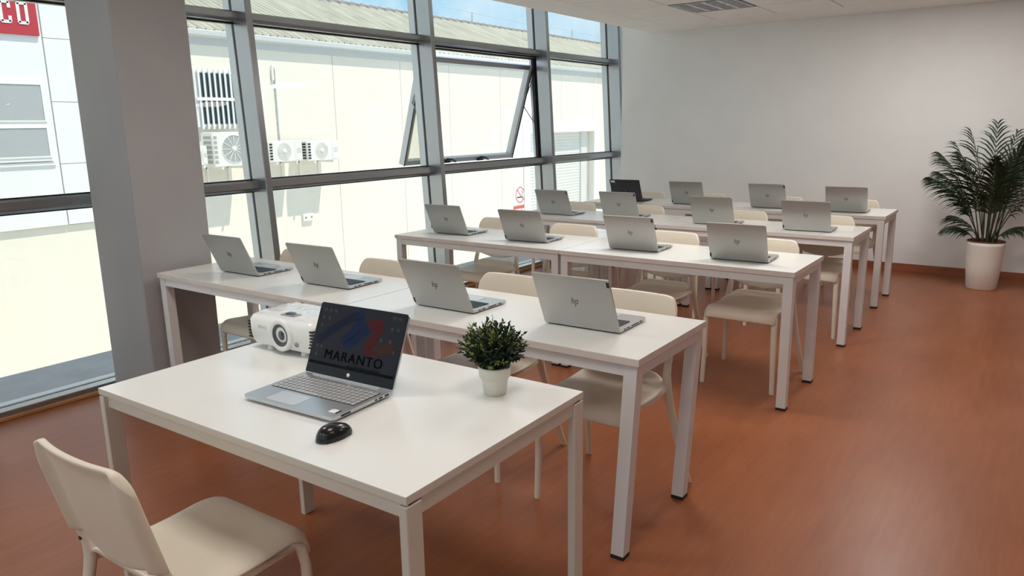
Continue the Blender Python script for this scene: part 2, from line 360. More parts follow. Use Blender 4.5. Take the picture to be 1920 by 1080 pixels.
ZA, ZB = (2.220, 2.280), (1.085, 1.155)
def facade():
    n = 0
    for i in range(len(EDGE)-1):
        y0, y1 = EDGE[i], EDGE[i+1]; a, b = y0+MW, y1; n += 1
        w = struct(empty('window_%d' % n, (GX, 0, 0), ROT))
        mullion(y0, w)
        if i == len(EDGE)-2: mullion(y1, w)
        transom(a, b, *ZA, w); transom(a, b, *ZB, w)
        # sill rail
        m = MB(); m.bbox((-.130, a, -.01), (-.038, b, .052), .004, 1); m.obj('sill_rail', 'alu', w)
        m = MB(); m.box((-.172, a, -.01), (-.130, b, .042)); m.obj('sill_gasket', 'black', w)
        m = MB(); m.bbox((-.250, a, -.01), (-.172, b, .050), .004, 1); m.obj('sill_cap', 'alul', w)
        m = MB(); m.box((-.235, a, 3.2), (-.08, b, 3.3)); m.obj('head_rail', 'alu', w)
        pane(a, b, .05, ZB[0]-.004, w); pane(a, b, ZA[1], 3.2, w)
        if i == 4: sash(a+.026, b-.026, .062, math.radians(20.0), w, (y0+.68, y0+1.22), 1.108)
        else: pane(a, b, ZB[1], ZA[0]-.004, w)
facade()
def added_back_window():      # unseen glazed wall behind the camera, added to let in fill light
    sbox('wall_back', (-4.35, YB-.15, 0), (XR+.15, YB, .95), 'wall'); sbox('wall_back_lintel', (-4.35, YB-.15, 2.5), (XR+.15, YB, 3.3), 'wall')
    sbox('wall_back_pier', (2.5, YB-.15, .95), (XR+.15, YB, 2.5), 'wall')
    w = struct(empty('window_%d' % len(EDGE), (0, YB-.1, 0)))  # added fill window, numbered after the facade bays
    xs = [-4.3, -2.6, -.9, .8, 2.5]
    for x in xs: m = MB(); m.bbox((x-.03, -.03, .95), (x+.03, .06, 2.5), .004, 1); m.obj('mullion', 'alu', w)
    for z in (.95, 2.44): m = MB(); m.bbox((-4.3, -.025, z), (2.5, .055, z+.06), .004, 1); m.obj('transom', 'alu', w)
    for a, b in zip(xs, xs[1:]): m = MB(); m.box((a+.03, -.004, 1.0), (b-.03, .004, 2.45)); m.obj('pane', 'glass', w)
added_back_window()
# ------------------------------------------------------------------ outside
sbox('ledge', (-5.33, -6, -0.25), (-4.60, 12, -0.03), 'ledge')
mb = MB(); mb.box((-60, -60, -4.2), (40, 80, -4.0)); struct(mb.obj('yard_ground', 'ground'))
mb = MB(); mb.box((-5.33, -6, -4.0), (-4.60, 12, -0.25)); struct(mb.obj('wall_below_ledge', 'cream'))
WX = -13.5
def warehouse():
    t = thing('warehouse', 'long cream rendered warehouse with corrugated roof seen through the windows', 'building', (WX, 6.5, -4))
    def P(mb, name, m): 
        o = mb.obj(name, m); o.parent = t; o.matrix_parent_inverse = Matrix.Translation((-WX, -6.5, 4)); return o
    ys = [6.5, 9.95, 12.0, 14.19, 16.07, 18.4, 20.0]
    gap = .012
    def slab(y0, y1, z0=-4.0, z1=3.24):
        m = MB(); m.box((WX-.25, y0+gap/2, z0), (WX, y1-gap/2, z1)); P(m, 'wall_panel', 'cream')
    slab(6.5, 9.95); slab(9.95, 12.0); slab(12.0, 14.19); slab(14.19, 16.07); slab(16.07, 18.4)
    slab(18.4, 19.91); slab(19.91, 21.83, 1.25); slab(21.83, 24.0, 1.25); slab(24.0, 27); slab(27, 31); slab(31, 36); slab(36, 42)
    m = MB(); m.box((WX-.3, 6.5, -4), (WX-.25, 42, 3.24)); P(m, 'backing_wall', 'creamd')
    # door recess
    m = MB(); m.box((WX-1.2, 19.91, 1.25), (WX-.3, 24.0, 1.35)); m.box((WX-1.3, 24.0, -4), (WX-.25, 24.1, 1.35)); m.box((WX-1.3, 19.8, -4), (WX-.25, 19.91, 1.35)); P(m, 'door_reveal', 'cream')
    m = MB(); m.box((WX-.24, 23.45, -4), (WX-.2, 23.5, 1.24)); P(m, 'shutter_guide', 'gutter')
    m = MB(); z = -4.0
    while z < 1.24:
        m.add([(WX-.24, 19.92, z), (WX-.24, 23.45, z), (WX-.230, 23.45, z+.05), (WX-.230, 19.92, z+.05), (WX-.24, 19.92, z+.1), (WX-.24, 23.45, z+.1)], [(0,1,2,3),(3,2,5,4)]); z += .1
    P(m, 'roller_shutter', 'shutter')
    m = MB(); m.box((WX-.24, 23.5, -4), (WX-.20, 23.99, 1.24)); P(m, 'side_panel', 'shutter')
    # raised frame around the doorway
    m = MB(); m.box((WX, 19.55, 1.25), (WX+.04, 24.35, 1.58)); m.box((WX, 19.55, -4), (WX+.04, 19.90, 1.25)); m.box((WX, 24.01, -4), (WX+.04, 24.35, 1.25)); P(m, 'door_surround', 'white')
    # gutter and corrugated roof
    m = MB(); m.bbox((WX, 6.5, 3.25), (WX+.16, 42, 3.37), .02, 2); P(m, 'gutter', 'gutter')
    m = MB(); m.box((WX-.02, 6.5, 3.10), (WX+.03, 42, 3.245)); P(m, 'gutter_board', 'gutter')
    m = MB(); per = .185; n = int(35.5/per)*6; vs = []; fs = []
    x0, z0, x1, z1 = WX-.02, 3.37, -17.4, 5.07
    for i in range(n+1):
        y = 6.5+i*per/6; h = .05*math.cos(2*PI*i/6)
        for k in range(2):
            f = k
            vs.append((x0+(x1-x0)*f, y, z0+(z1-z0)*f+h))
    fs = [(2*i, 2*i+1, 2*i+3, 2*i+2) for i in range(n)]
    m.add(vs, fs); P(m, 'corrugated_roof', 'roof')
    m = MB(); n2 = int(35.5/.37)
    for i in range(n2):
        y = 6.5+i*.37; m.tube([(-17.15, y, 5.03), (-17.45, y, 5.10), (-17.75, y, 5.03)], .075, 6)
    m.box((-17.75, 6.5, 4.9), (-17.2, 42, 5.02)); P(m, 'ridge_cap', 'ledge')
    # barred window
    m = MB(); m.box((WX, 8.50, 1.56), (WX+.05, 9.46, 2.64)); P(m, 'barred_window_frame', 'white')
    for a, b in ((1.62, 2.06), (2.12, 2.58)):
        m = MB(); m.box((WX+.05, 8.58, a), (WX+.056, 9.38, b)); P(m, 'window_glass', 'winglass')
    for k in range(8):
        m = MB(); y = 8.58+.80*k/7; m.box((WX+.075, y-.018, 1.52), (WX+.10, y+.018, 2.66)); P(m, 'window_bar', 'white')
    m = MB(); m.box((WX+.07, 8.50, 2.06), (WX+.11, 9.46, 2.12)); P(m, 'window_bar_rail', 'white')
    # antenna masts and wire on the ridge
    for y in (21.99, 28.85):
        m = MB(); m.tube([(-17.3, y, 5.0), (-17.3, y, 5.42)], .03, 6); P(m, 'roof_post', 'gutter')
    m = MB(); m.tube([(-17.3, 8, 5.62), (-17.3, 21.99, 5.42), (-17.3, 25, 5.36), (-17.3, 28.85, 5.40), (-17.3, 36, 5.2)], .008, 4); P(m, 'roof_wire', 'gutter')
warehouse()
def left_building():
    t = thing('office_building', 'white clad building with red lettered sign seen past the grey pillar', 'building', (WX, 0, -4))
    def P(mb, name, m):
        o = mb.obj(name, m); o.parent = t; o.matrix_parent_inverse = Matrix.Translation((-WX, 0, 4)); return o
    m = MB(); m.box((WX-.4, -14, -4), (WX-.06, 6.48, -.04)); P(m, 'plinth_wall', 'cream')
    m = MB(); m.box((WX-.4, -14, -.04), (WX-.05, 6.48, 7)); P(m, 'backing_wall', 'jointp')
    zs = [-.03, .99, 2.0, 3.005, 4.0, 5.0, 6.0]
    for i in range(len(zs)-1):
        m = MB(); m.box((WX-.05, 5.94, zs[i]+.004), (WX, 6.48, zs[i+1]-.004)); P(m, 'cladding_panel', 'whitep')
    for y0, y1 in ((2.0, 5.92), (-2, 1.98), (-6, -2.02), (-14, -6.02)):
        m = MB(); m.box((WX-.05, y0, -.03), (WX, y1, 6.0)); P(m, 'cladding_panel', 'whitep')
    # window
    m = MB(); m.box((WX, 3.2, .98), (WX+.03, 5.86, 1.03)); m.box((WX, 3.2, 1.05), (WX+.05, 5.83, 2.33)); P(m, 'window_frame', 'white')
    for a, b in ((1.13, 1.58), (1.70, 2.26)):
        m = MB(); m.box((WX+.05, 3.3, a), (WX+.055, 5.77, b)); P(m, 'window_glass', 'greyglass')
        m = MB(); m.box((WX+.05, 3.25, b), (WX+.065, 5.80, b+.02)); m.box((WX+.05, 3.25, a-.02), (WX+.065, 5.80, a)); m.box((WX+.05, 5.77, a), (WX+.065, 5.80, b)); P(m, 'window_casement', 'white')
    # sign
    m = MB(); m.bbox((WX, 3.9, 3.02), (WX+.05, 5.88, 3.75), .01, 1); sg = P(m, 'sign_board', 'red')
    me = MB()
    for yc in (5.42, 5.665):     # squared letters C and O
        w, h, s = .165, .34, .045; z0 = 3.18
        def bar(a, b): me.box((WX+.05, yc-w/2+a[0], z0+a[1]), (WX+.06, yc-w/2+b[0], z0+b[1]))
        bar((0, .02), (s, h-.02)); bar((.015, 0), (w-.015, s)); bar((.015, h-s), (w-.015, h))
        if yc > 5.5: bar((w-s, .02), (w, h-.02))
        else: bar((w-s, .02), (w, .11)); bar((w-s, h-.11), (w, h-.02))
    o = P(me, 'sign_letters', 'white')
left_building()
def ac_unit(y0, y1, z0, z1, label, big=False):
    d0 = .18; dep = .34; k = (-WX-d0-dep)/-WX      # positions read on the wall plane, moved to the unit's front
    y0, y1, z0, z1 = y0*k, y1*k, CAM_POS[2]+(z0-CAM_POS[2])*k, CAM_POS[2]+(z1-CAM_POS[2])*k
    t = thing('air_conditioner', label, 'air conditioner', (WX, (y0+y1)/2, z0), 0, 'outdoor air conditioners on the warehouse wall')
    w = (y1-y0); h = z1-z0; q = w/2
    m = MB(); m.bbox((d0, -q, 0), (d0+dep, q, h), .012, 2); m.obj('casing', 'acw', t)
    fy = -q+w*.45 if not big else .06; fr = h*.42
    RX = Matrix.Translation((d0+dep, fy, h*.5)) @ Matrix.Rotation(PI/2, 4, 'Y')
    m = MB(); m.lathe([(fr, 0), (fr, .008), (fr-.012, .008), (fr-.012, 0)], 32, X=RX); m.obj('fan_ring', 'acw', t)
    m = MB(); m.lathe([(fr-.012, .001), (.001, .001)], 32, X=RX); m.obj('fan_opening', 'acg', t)
    g = MB()
    if big:
        for k in range(12):
            a = k*PI/6; g.box((-.006, .03, .002), (.006, fr-.01, .008), X=RX @ Matrix.Rotation(a, 4, 'Z'))
    else:
        for k in range(5):
            r = fr*(.28+.15*k); g.lathe([(r, .002), (r, .008), (r-.016, .008), (r-.016, .002)], 28, X=RX)
    g.lathe([(.055, .002), (.055, .012), (.001, .012)], 20, X=RX); g.obj('fan_grille', 'acw', t)
    m = MB()
    for k in range(6):
        z = h*(.1+.14*k); m.box((d0+.05, -q-.004, z), (d0+dep-.05, -q+.001, z+h*.09)); 
        m.box((d0+dep-.001, -q+.02, z), (d0+dep+.004, -q+.09, z+h*.09))
    m.obj('side_vent', 'grille' if not big else 'acg', t)
    m = MB(); m.box((d0+dep, q-w*.22, h*.08), (d0+dep+.006, q-.01, h*.92)); pnl = m.obj('service_panel', 'acw', t)
    m = MB()
    for z in (.42, .5, .58): m.box((d0+dep+.006, q-w*.18, h*z), (d0+dep+.008, q-w*.04, h*z+.012))
    m.obj('panel_slots', 'acg', t)
    for yb in (-q*.6, q*.6):
        m = MB(); m.box((0, yb-.02, -.05), (d0+dep+.02, yb+.02, -.005)); m.box((0, yb-.02, -.35), (.03, yb+.02, -.005)); m.obj('bracket', 'acw', t)
    return t
ac_unit(8.20, 8.66, .83, 1.20, 'outdoor air conditioner half hidden by the pillar, leftmost of the row')
ac_unit(8.80, 9.62, .78, 1.46, 'larger outdoor air conditioner with spoked fan guard below the barred window', True)
ac_unit(10.10, 10.98, .81, 1.25, 'outdoor air conditioner under the thin vertical wall pipe')
ac_unit(11.12, 12.03, .79, 1.23, 'outdoor air conditioner farthest right, above the small junction box')
mb = MB(); mb.sweep([(WX+.03, 10.40, 1.3), (WX+.03, 10.40, 2.70), (WX+.03, 10.38, 2.78), (WX+.03, 10.34, 2.79), (WX+.03, 10.325, 2.72), (WX+.03, 10.325, 2.5)], [(-.022,-.022),(.022,-.022),(.022,.022),(-.022,.022)], smooth=False)
for k in range(9): mb.box((WX, 10.37, 1.42+.14*k), (WX+.055, 10.43, 1.44+.14*k))
tag(mb.obj('wall_pipe', 'acw'), 'thin white hooked pipe running up the warehouse wall', 'pipe')
mb = MB(); mb.bbox((WX, 10.83, -.52), (WX+.06, 11.11, -.36), .008, 1); jb = tag(mb.obj('junction_box', 'acw'), 'small white junction box on the warehouse wall below the air conditioners', 'box')
for y in (10.89, 11.05):
    m = MB(); m.lathe([(.022, 0), (.022, .01), (.001, .01)], 10, X=Matrix.Translation((WX+.06, y, -.44)) @ Matrix.Rotation(PI/2, 4, 'Y')); m.obj('cable_gland', 'greyd', jb)
def smoke_sign():
    t = thing('no_smoking_sign', 'white no smoking sign with red band on the warehouse wall', 'sign', (WX, 19.34, -.95))
    m = MB(); m.box((.0, -.35, 0), (.012, .35, .60)); m.obj('panel', 'white', t)
    m = MB(); m.box((.0, -.35, -.32), (.012, .35, -.03)); m.obj('caption_panel', 'redp', t)
    m = MB(); m.box((.012, -.28, -.25), (.016, .05, -.12)); m.box((.012, .09, -.25), (.016, .28, -.12)); m.obj('caption_print', 'white', t)
    R = Matrix.Translation((.012, 0, .31)) @ Matrix.Rotation(PI/2, 4, 'Y')
    m = MB(); m.lathe([(.25, 0), (.25, .006), (.222, .006), (.222, 0)], 36, X=R); m.box((-.014, -.235, .0), (.014, .235, .005), X=R @ Matrix.Rotation(math.radians(-45), 4, 'Z')); m.obj('prohibition_ring', 'redp', t)
    m = MB(); m.box((.012, -.17, .22), (.016, .12, .255)); m.box((.012, .125, .22), (.016, .15, .255))
    m.tube([(.014, .14, .29), (.014, .09, .33), (.014, .15, .37), (.014, .08, .42), (.014, .12, .46)], .008, 6); m.obj('cigarette_print', 'black', t)
smoke_sign()

# ------------------------------------------------------------------ tables
RH = 0.745
def table(x0, x1, y0, depth, label, leanR=0.0, leanL=0.0):
    t = thing('classroom_table', label, 'table', ((x0+x1)/2, y0+depth/2, 0), 0, 'classroom tables in rows')
    hx, hy = (x1-x0)/2, depth/2; th = .025
    m = MB(); m.box((-hx, -hy, RH-.003), (hx, hy, RH), 0); m.box((-hx, -hy, RH-th), (hx, hy, RH-.003), 1); m.obj('tabletop', ['top', 'edge'], t)
    L = .048; i = .008
    for sx in (-1, 1):
        for sy in (-1, 1):
            lean = leanR if sx > 0 else -leanL
            xa = sx*(hx-i-L/2); ya = sy*(hy-i-L/2); zt, zb = RH-th, .014
            vs = [(xa-L/2, ya-L/2, zt), (xa+L/2, ya-L/2, zt), (xa+L/2, ya+L/2, zt), (xa-L/2, ya+L/2, zt)]
            vs += [(x-lean, y, zb) for x, y, z in vs]
            m = MB(); m.add(vs, [(0,1,2,3),(7,6,5,4),(0,4,5,1),(1,5,6,2),(2,6,7,3),(3,7,4,0)]); lg = m.obj('leg', 'frame', t)
            f = MB(); f.box((xa-lean-L/2-.001, ya-L/2-.001, 0), (xa-lean+L/2+.001, ya+L/2+.001, .014)); f.obj('foot_pad', 'black', lg)
    z1, z0 = RH-th, RH-th-.042
    for sy in (-1, 1):
        m = MB(); y = sy*(hy-.022); m.box((-hx+i+L, y-.012, z0), (hx-i-L, y+.012, z1)); m.obj('rail', 'frame', t)
    for sx in (-1, 1):
        m = MB(); x = sx*(hx-.022); m.box((x-.012, -hy+i+L, z0), (x+.012, hy-i-L, z1)); m.obj('rail', 'frame', t)
    return t
ROWY = [2.115, 3.825, 5.201, 6.458]
DEP = .584
XRr = [-1.017, -.991, -.992, -1.014]; XSm = [-2.431, -2.389, -2.388, -2.400]; XLr = [-3.881, -3.766, -3.76, -3.740]
RN = ['front', 'second', 'third', 'back']
for r in range(4):
    table(XLr[r], XSm[r]-.0025, ROWY[r], DEP, 'white topped table at the window end of the %s table row' % RN[r], leanL=.012 if r == 0 else 0)
    table(XSm[r]+.0025, XRr[r], ROWY[r], DEP, 'white topped table at the aisle end of the %s table row' % RN[r], leanR=.041 if r == 0 else 0)

DESK = (-1.018, 1.028, 0.013); DH = 0.74
def desk():
    t = thing('teacher_desk', 'cream topped desk carrying the open laptop, projector and small plant', 'desk', (DESK[0], DESK[1], 0), DESK[2])
    W, D = 1.25, .75; th = .019
    m = MB(); m.box((-W, 0, DH-.003), (0, D, DH), 0); m.box((-W, 0, DH-th), (0, D, DH-.003), 1); m.obj('tabletop', ['top', 'deskedge'], t)
    lx, ly = .024, .050; zt = DH-th-.006
    for xs in (-W, -lx):
        for ys in (0, D-ly):
            m = MB(); m.bbox((xs, ys, 0), (xs+lx, ys+ly, zt), .002, 1)
            m.obj('leg', 'desk', t)
    z0, z1 = DH-th-.040, DH-th-.002
    for ys in (.012, D-.030):
        m = MB(); m.box((-W+lx+.001, ys, z0), (-lx-.001, ys+.018, z1)); m.obj('rail', 'desk', t)
    for xs in (-W+.004, -.022):
        m = MB(); m.box((xs, ly+.002, z0), (xs+.018, D-ly-.002, z1)); m.obj('rail', 'desk', t)
    # spacers between the legs and the top
    for xs in (-W+.004, -lx+.004):
        for ys in (.012, D-ly+.012):
            m = MB(); m.box((xs, ys, zt), (xs+.016, ys+.026, DH-th)); m.obj('spacer', 'black', t)
desk()

# ------------------------------------------------------------------ chairs
def make_chair():
    t = thing('plastic_chair', 'chair', 'chair')
    # seat shell, front towards -y
    prof = [(.165, .500), (.158, .476), (.135, .462), (.06, .452), (-.03, .450), (-.11, .454), (-.170, .459), (-.200, .457), (-.220, .445), (-.228, .423), (-.230, .402)]
    m = MB(); nx = 13; vs = []
    for j, (y, z) in enumerate(prof):
        hw = .200 if y > .1 else .205
        if j == 0: hw = .150
        if j == 1: hw = .178
        for i in range(nx):
            s = -1+2*i/(nx-1); a = abs(s); x = s*hw
            dz = -.012*max(0, (a-.86)/.14)**2
            rnd = 0
            if j >= 6: rnd = .022*max(0, (a-.80)/.20)**2
            vs.append((x-math.copysign(.004*max(0, (a-.9)/.1), s), y+rnd, z+dz-(.006*(1-a*a) if 2 <= j <= 6 else 0)))
    fs = [(j*nx+i, j*nx+i+1, (j+1)*nx+i+1, (j+1)*nx+i) for j in range(len(prof)-1) for i in range(nx-1)]
    m.add(vs, fs, 0, True); o = m.obj('seat', 'chair', t)
    md = o.modifiers.new('s', 'SOLIDIFY'); md.thickness = .011; md.offset = -1
    md = o.modifiers.new('b', 'SUBSURF'); md.levels = md.render_levels = 1; bake(o)
    # backrest: thin panel between two thick side sleeves, closed shell
    def yb(z): return .158+(z-.55)*.235
    def ss(a, b, x): x = max(0, min(1, (x-a)/(b-a))); return x*x*(3-2*x)
    fz = [0, .035, .16, .3, .45, .6, .72, .82, .89, .94, .975, 1]; nz = len(fz); cols = [-1, -.985, -.94, -.86, -.85, -.79, -.7, -.6, -.4, -.2, 0, .2, .4, .6, .7, .79, .85, .86, .94, .985, 1]; nx = len(cols)
    m = MB(); F_, B_ = [], []
    for k in range(nz):
        f = fz[k]
        for sv in cols:
            a = abs(sv)
            zlo = .545 if a > .84 else .545-.034*(1-(a/.84)**2)
            zhi = .808-.060*(max(0, a-.70)/.30)**3
            z = zlo+(zhi-zlo)*f; x = sv*(.200-.004*f)
            y = yb(z)+.026*(1-a**2.2)
            sl = ss(.79, .85, a); th = .009+.024*sl*(1-.30*ss(.80, 1, f))+.009*ss(.84, 1, f)*(1-sl); th *= 1-.40*ss(.94, 1, a)
            F_.append((x, y-.004+.006*ss(.95, 1, a), z)); B_.append((x, y-.004+th, z))
    n0 = len(F_); fs = []
    for k in range(nz-1):
        for i in range(nx-1):
            q = (k*nx+i, k*nx+i+1, (k+1)*nx+i+1, (k+1)*nx+i); fs += [q, tuple(n0+e for e in reversed(q))]
    rim = [i for i in range(nx)]+[k*nx+nx-1 for k in range(1, nz)]+[(nz-1)*nx+i for i in range(nx-2, -1, -1)]+[k*nx for k in range(nz-2, 0, -1)]
    fs += [(rim[i], n0+rim[i], n0+rim[(i+1) % len(rim)], rim[(i+1) % len(rim)]) for i in range(len(rim))]
    m.add(F_+B_, fs, 0, True); o = m.obj('backrest', 'chair', t)
    md = o.modifiers.new('b', 'SUBSURF'); md.levels = md.render_levels = 1; bake(o)
    for sx in (-1, 1):
        oval = [(.0155*math.cos(2*PI*i/10), .0115*math.sin(2*PI*i/10)) for i in range(10)]
        m = MB(); m.sweep([(sx*.183, .172, .56), (sx*.186, .153, .50), (sx*.190, .148, .455), (sx*.196, .156, .40), (sx*.214, .195, .24), (sx*.245, .272, 0)], oval, scales=[1, 1.15, 1.35, 1.2, 1.05, .85])
        lg = m.obj('leg', 'chair', t)
        m = MB(); m.sweep([(sx*.180, -.165, .445), (sx*.190, -.196, .425), (sx*.194, -.206, .37), (sx*.197, -.206, .18), (sx*.202, -.212, 0)], oval, scales=[1.1, 1.2, 1.1, 1.0, .85]); m.obj('leg', 'chair', t)
        # side rail under the seat joining front and rear legs
        m = MB(); m.sweep([(sx*.186, .150, .452), (sx*.190, 0, .434), (sx*.186, -.175, .437)], [(-.009,-.012),(.009,-.012),(.009,.012),(-.009,.012)], smooth=False); m.obj('seat_rail', 'chair', t)
        for z, y in ((.572, yb(.572)+.025), (.512, .170)):
            m = MB(); m.lathe([(.0055, 0), (.0055, .003), (.0001, .003)], 10, X=Matrix.Translation((sx*.183, y-.001, z)) @ Matrix.Rotation(-PI/2, 4, 'X')); m.obj('screw', 'black', t)
    return t
POSN = ['nearest the window', 'second from the window', 'second from the aisle', 'nearest the aisle']
CHX = [[-3.47, -2.81, -1.99, -1.36], [-3.355, -2.68, -1.95, -1.335], [-3.455, -2.795, -1.94, -1.306], [-3.354, -2.717, -2.0, -1.365]]
CDY = [[.43, .44, .455, .43], [.50, .445, .44, .435], [.43, .43, .43, .40], [.43, .43, .43, .43]]
chair0 = make_chair()
chair0.location = (-1.680, .912, 0); chair0.rotation_euler = (0, 0, PI+.015)
tag(chair0, 'ivory plastic chair pulled up to the teacher desk in the foreground', 'chair', 'ivory plastic chairs')
for r in range(4):
    for k in range(4):
        c = copy_tree(chair0); c.location = (CHX[r][k], ROWY[r]+CDY[r][k], 0); c.rotation_euler = (0, 0, random.uniform(-.03, .03))
        tag(c, 'ivory plastic chair behind the %s table row, %s' % (RN[r], POSN[k]), 'chair', 'ivory plastic chairs')

# ------------------------------------------------------------------ row laptops
LW, LD, LL = .318, .232, .224       # width, base depth, lid length
TL = math.radians(24)
def slash_logo(mb, X, s=1.0):
    def bar(x, z0, z1, w=.0034, sl=.26):
        pts = [(x+z0*sl, z0), (x+w+z0*sl, z0), (x+w+z1*sl, z1), (x+z1*sl, z1)]
        mb.add([(p[0]*s, 0, p[1]*s) for p in pts]+[(p[0]*s, -.0008, p[1]*s) for p in pts], [(0,1,2,3),(7,6,5,4),(0,4,5,1),(1,5,6,2),(2,6,7,3),(3,7,4,0)], 0, False, X)
    bar(-.014, -.008, .019); bar(-.006, -.008, .008); bar(.002, -.020, .010); bar(.010, -.006, .010)
    bar(-.012, .0070, .0100, .0085); bar(.003, .0075, .0105, .0095); bar(.004, -.008, -.005, .0075)
def lap_meshes(shell, deck, dark):
    P = {}
    m = MB()
    vs = []   # wedge shaped base, thinner towards the front edge (+y)
    w = LW/2
    for x, y, zb, zt in ((-w, 0, .006, .017), (w, 0, .006, .017), (w, LD-.012, .006, .0145), (w-.012, LD, .009, .0140), (-w+.012, LD, .009, .0140), (-w, LD-.012, .006, .0145)):
        vs += [(x, y, zb), (x, y, zt)]
    n = 6
    m.add(vs, [tuple(2*i for i in range(n-1, -1, -1)), tuple(2*i+1 for i in range(n))]+[(2*i, 2*((i+1) % n), 2*((i+1) % n)+1, 2*i+1) for i in range(n)])
    P['base'] = m.mesh('base', deck)
    m = MB(); m.box((-w+.012, .012, .001), (w-.012, LD-.02, .006)); m.box((-w+.004, .002, .004), (w-.004, .012, .010)); P['underside'] = m.mesh('underside', 'black')
    m = MB(); x0, x1, y0, y1 = -w+.022, w-.022, .030, .128
    m.box((x0, y0, .0160), (x1, y1, .0168))
    for r in range(6):
        for c in range(15):
            kw, kh = (x1-x0)/15, (y1-y0)/6
            m.box((x0+c*kw+.0012, y0+r*kh+.0012, .0168), (x0+(c+1)*kw-.0012, y0+(r+1)*kh-.0012, .0184))
    P['keyboard'] = m.mesh('keyboard', 'keyb')
    m = MB(); m.box((-.058, .142, .0150), (.058, LD-.016, .0158)); P['touchpad'] = m.mesh('touchpad', 'pad' if not dark else 'keyb')
    m = MB()
    for a, b in ((.03, .045), (.055, .075), (.095, .15), (.165, .185)):
        m.box((w-.001, a, .0085), (w+.0006, b, .0125))
    P['port_row'] = m.mesh('port_row', 'black')
    X = Matrix.Translation((0, -.004, .012)) @ Matrix.Rotation(TL, 4, 'X')
    m = MB()      # lid: rounded-corner slab
    pts = []
    for cx, cz, a0 in ((w-.008, LL-.008, 0), (-w+.008, LL-.008, 90), (-w+.005, .0, 180), (w-.005, .0, 270)):
        for k in range(4):
            a = math.radians(a0+30*k); rr = .008 if cz > .1 else .005; pts.append((cx+rr*math.cos(a), cz+rr*math.sin(a)))
    m.prism(pts, -.0035, .0035, X=X @ Matrix.Rotation(PI/2, 4, 'X'))
    P['lid'] = m.mesh('lid', shell)
    m = MB(); m.box((-w+.005, .0034, .010), (w-.005, .0042, LL-.006), X=X); P['screen'] = m.mesh('screen', 'lcd')
    m = MB(); m.tube([(-w+.03, .004, .013), (w-.03, .004, .013)], .0065, 8); P['hinge'] = m.mesh('hinge', 'black' if dark else deck)
    X2 = X @ Matrix.Translation((0, -.0035, LL*.50))
    m = MB()
    if dark:
        m.lathe([(.019, 0), (.019, .0008), (.0001, .0008)], 28, X=X2 @ Matrix.Rotation(PI/2, 4, 'X'))
    else: slash_logo(m, X2)
    P['logo'] = m.mesh('logo', 'mouse' if dark else 'logo')
    if dark:
        m = MB(); slash_logo(m, X2 @ Matrix.Translation((0, -.0006, 0)), .6); P['logo_letters'] = m.mesh('logo_letters', 'steel')
        m = MB(); m.box((-w+.014, -.0042, LL-.032), (-w+.055, -.0035, LL-.010), X=X); P['asset_sticker'] = m.mesh('asset_sticker', 'sticker')
    m = MB(); m.box((w-.013, -.0046, LL-.030), (w-.002, -.0034, LL-.008), X=X); P['corner_top'] = m.mesh('corner_marker', 'black')
    m = MB(); m.box((-w+.001, -.0046, .006), (-w+.010, -.0034, .030), X=X); P['corner_low'] = m.mesh('corner_marker', 'black')
    return P
SIL = lap_meshes('silver', 'silverlt', False); DRK = lap_meshes('darklap', 'darklap', True)
LAP = [  # hinge centre x, y, yaw degrees
 [(-3.451, 2.334, 1.1), (-2.797, 2.358, 1.6), (-2.003, 2.305, -.2), (-1.366, 2.350, 1.3)],
 [(-3.415, 4.037, .1), (-2.753, 4.012, 2.7), (-1.990, 4.039, 1.5), (-1.338, 4.006, 2.3)],
 [(-3.377, 5.380, -.4), (-2.792, 5.434, .5), (-1.997, 5.374, .5), (-1.326, 5.352, 1.4)],
 [(-3.352, 6.661, .5), (-2.722, 6.646, .5), (-1.985, 6.667, -2.3), (-1.340, 6.632, 3.5)]]
TOPM = {(0, 3), (1, 2), (2, 0), (2, 1), (3, 2)}; LOWM = {(0, 1), (0, 2), (1, 1), (1, 3), (2, 3), (3, 1)}
for r in range(4):
    for k in range(4):
        dark = (r, k) == (3, 0); P = DRK if dark else SIL
        lab = 'charcoal laptop with white sticker on the back table row near the window' if dark else 'open silver laptop on the %s table row, %s' % (RN[r], POSN[k])
        x, y, a = LAP[r][k]
        t = thing('laptop', lab, 'laptop', (x, y, RH), math.radians(a), None if dark else 'silver laptops on the tables')
        b = link('base', P['base'], t)
        for n in ('underside', 'keyboard', 'touchpad', 'port_row'): link(n, P[n], b)
        l = link('lid', P['lid'], t); link('hinge', P['hinge'], t)
        for n in ('screen', 'logo', 'logo_letters', 'asset_sticker'):
            if n in P: link(n, P[n], l)
        if (r, k) in TOPM: link('corner_marker', P['corner_top'], l)
        if (r, k) in LOWM: link('corner_marker', P['corner_low'], l)

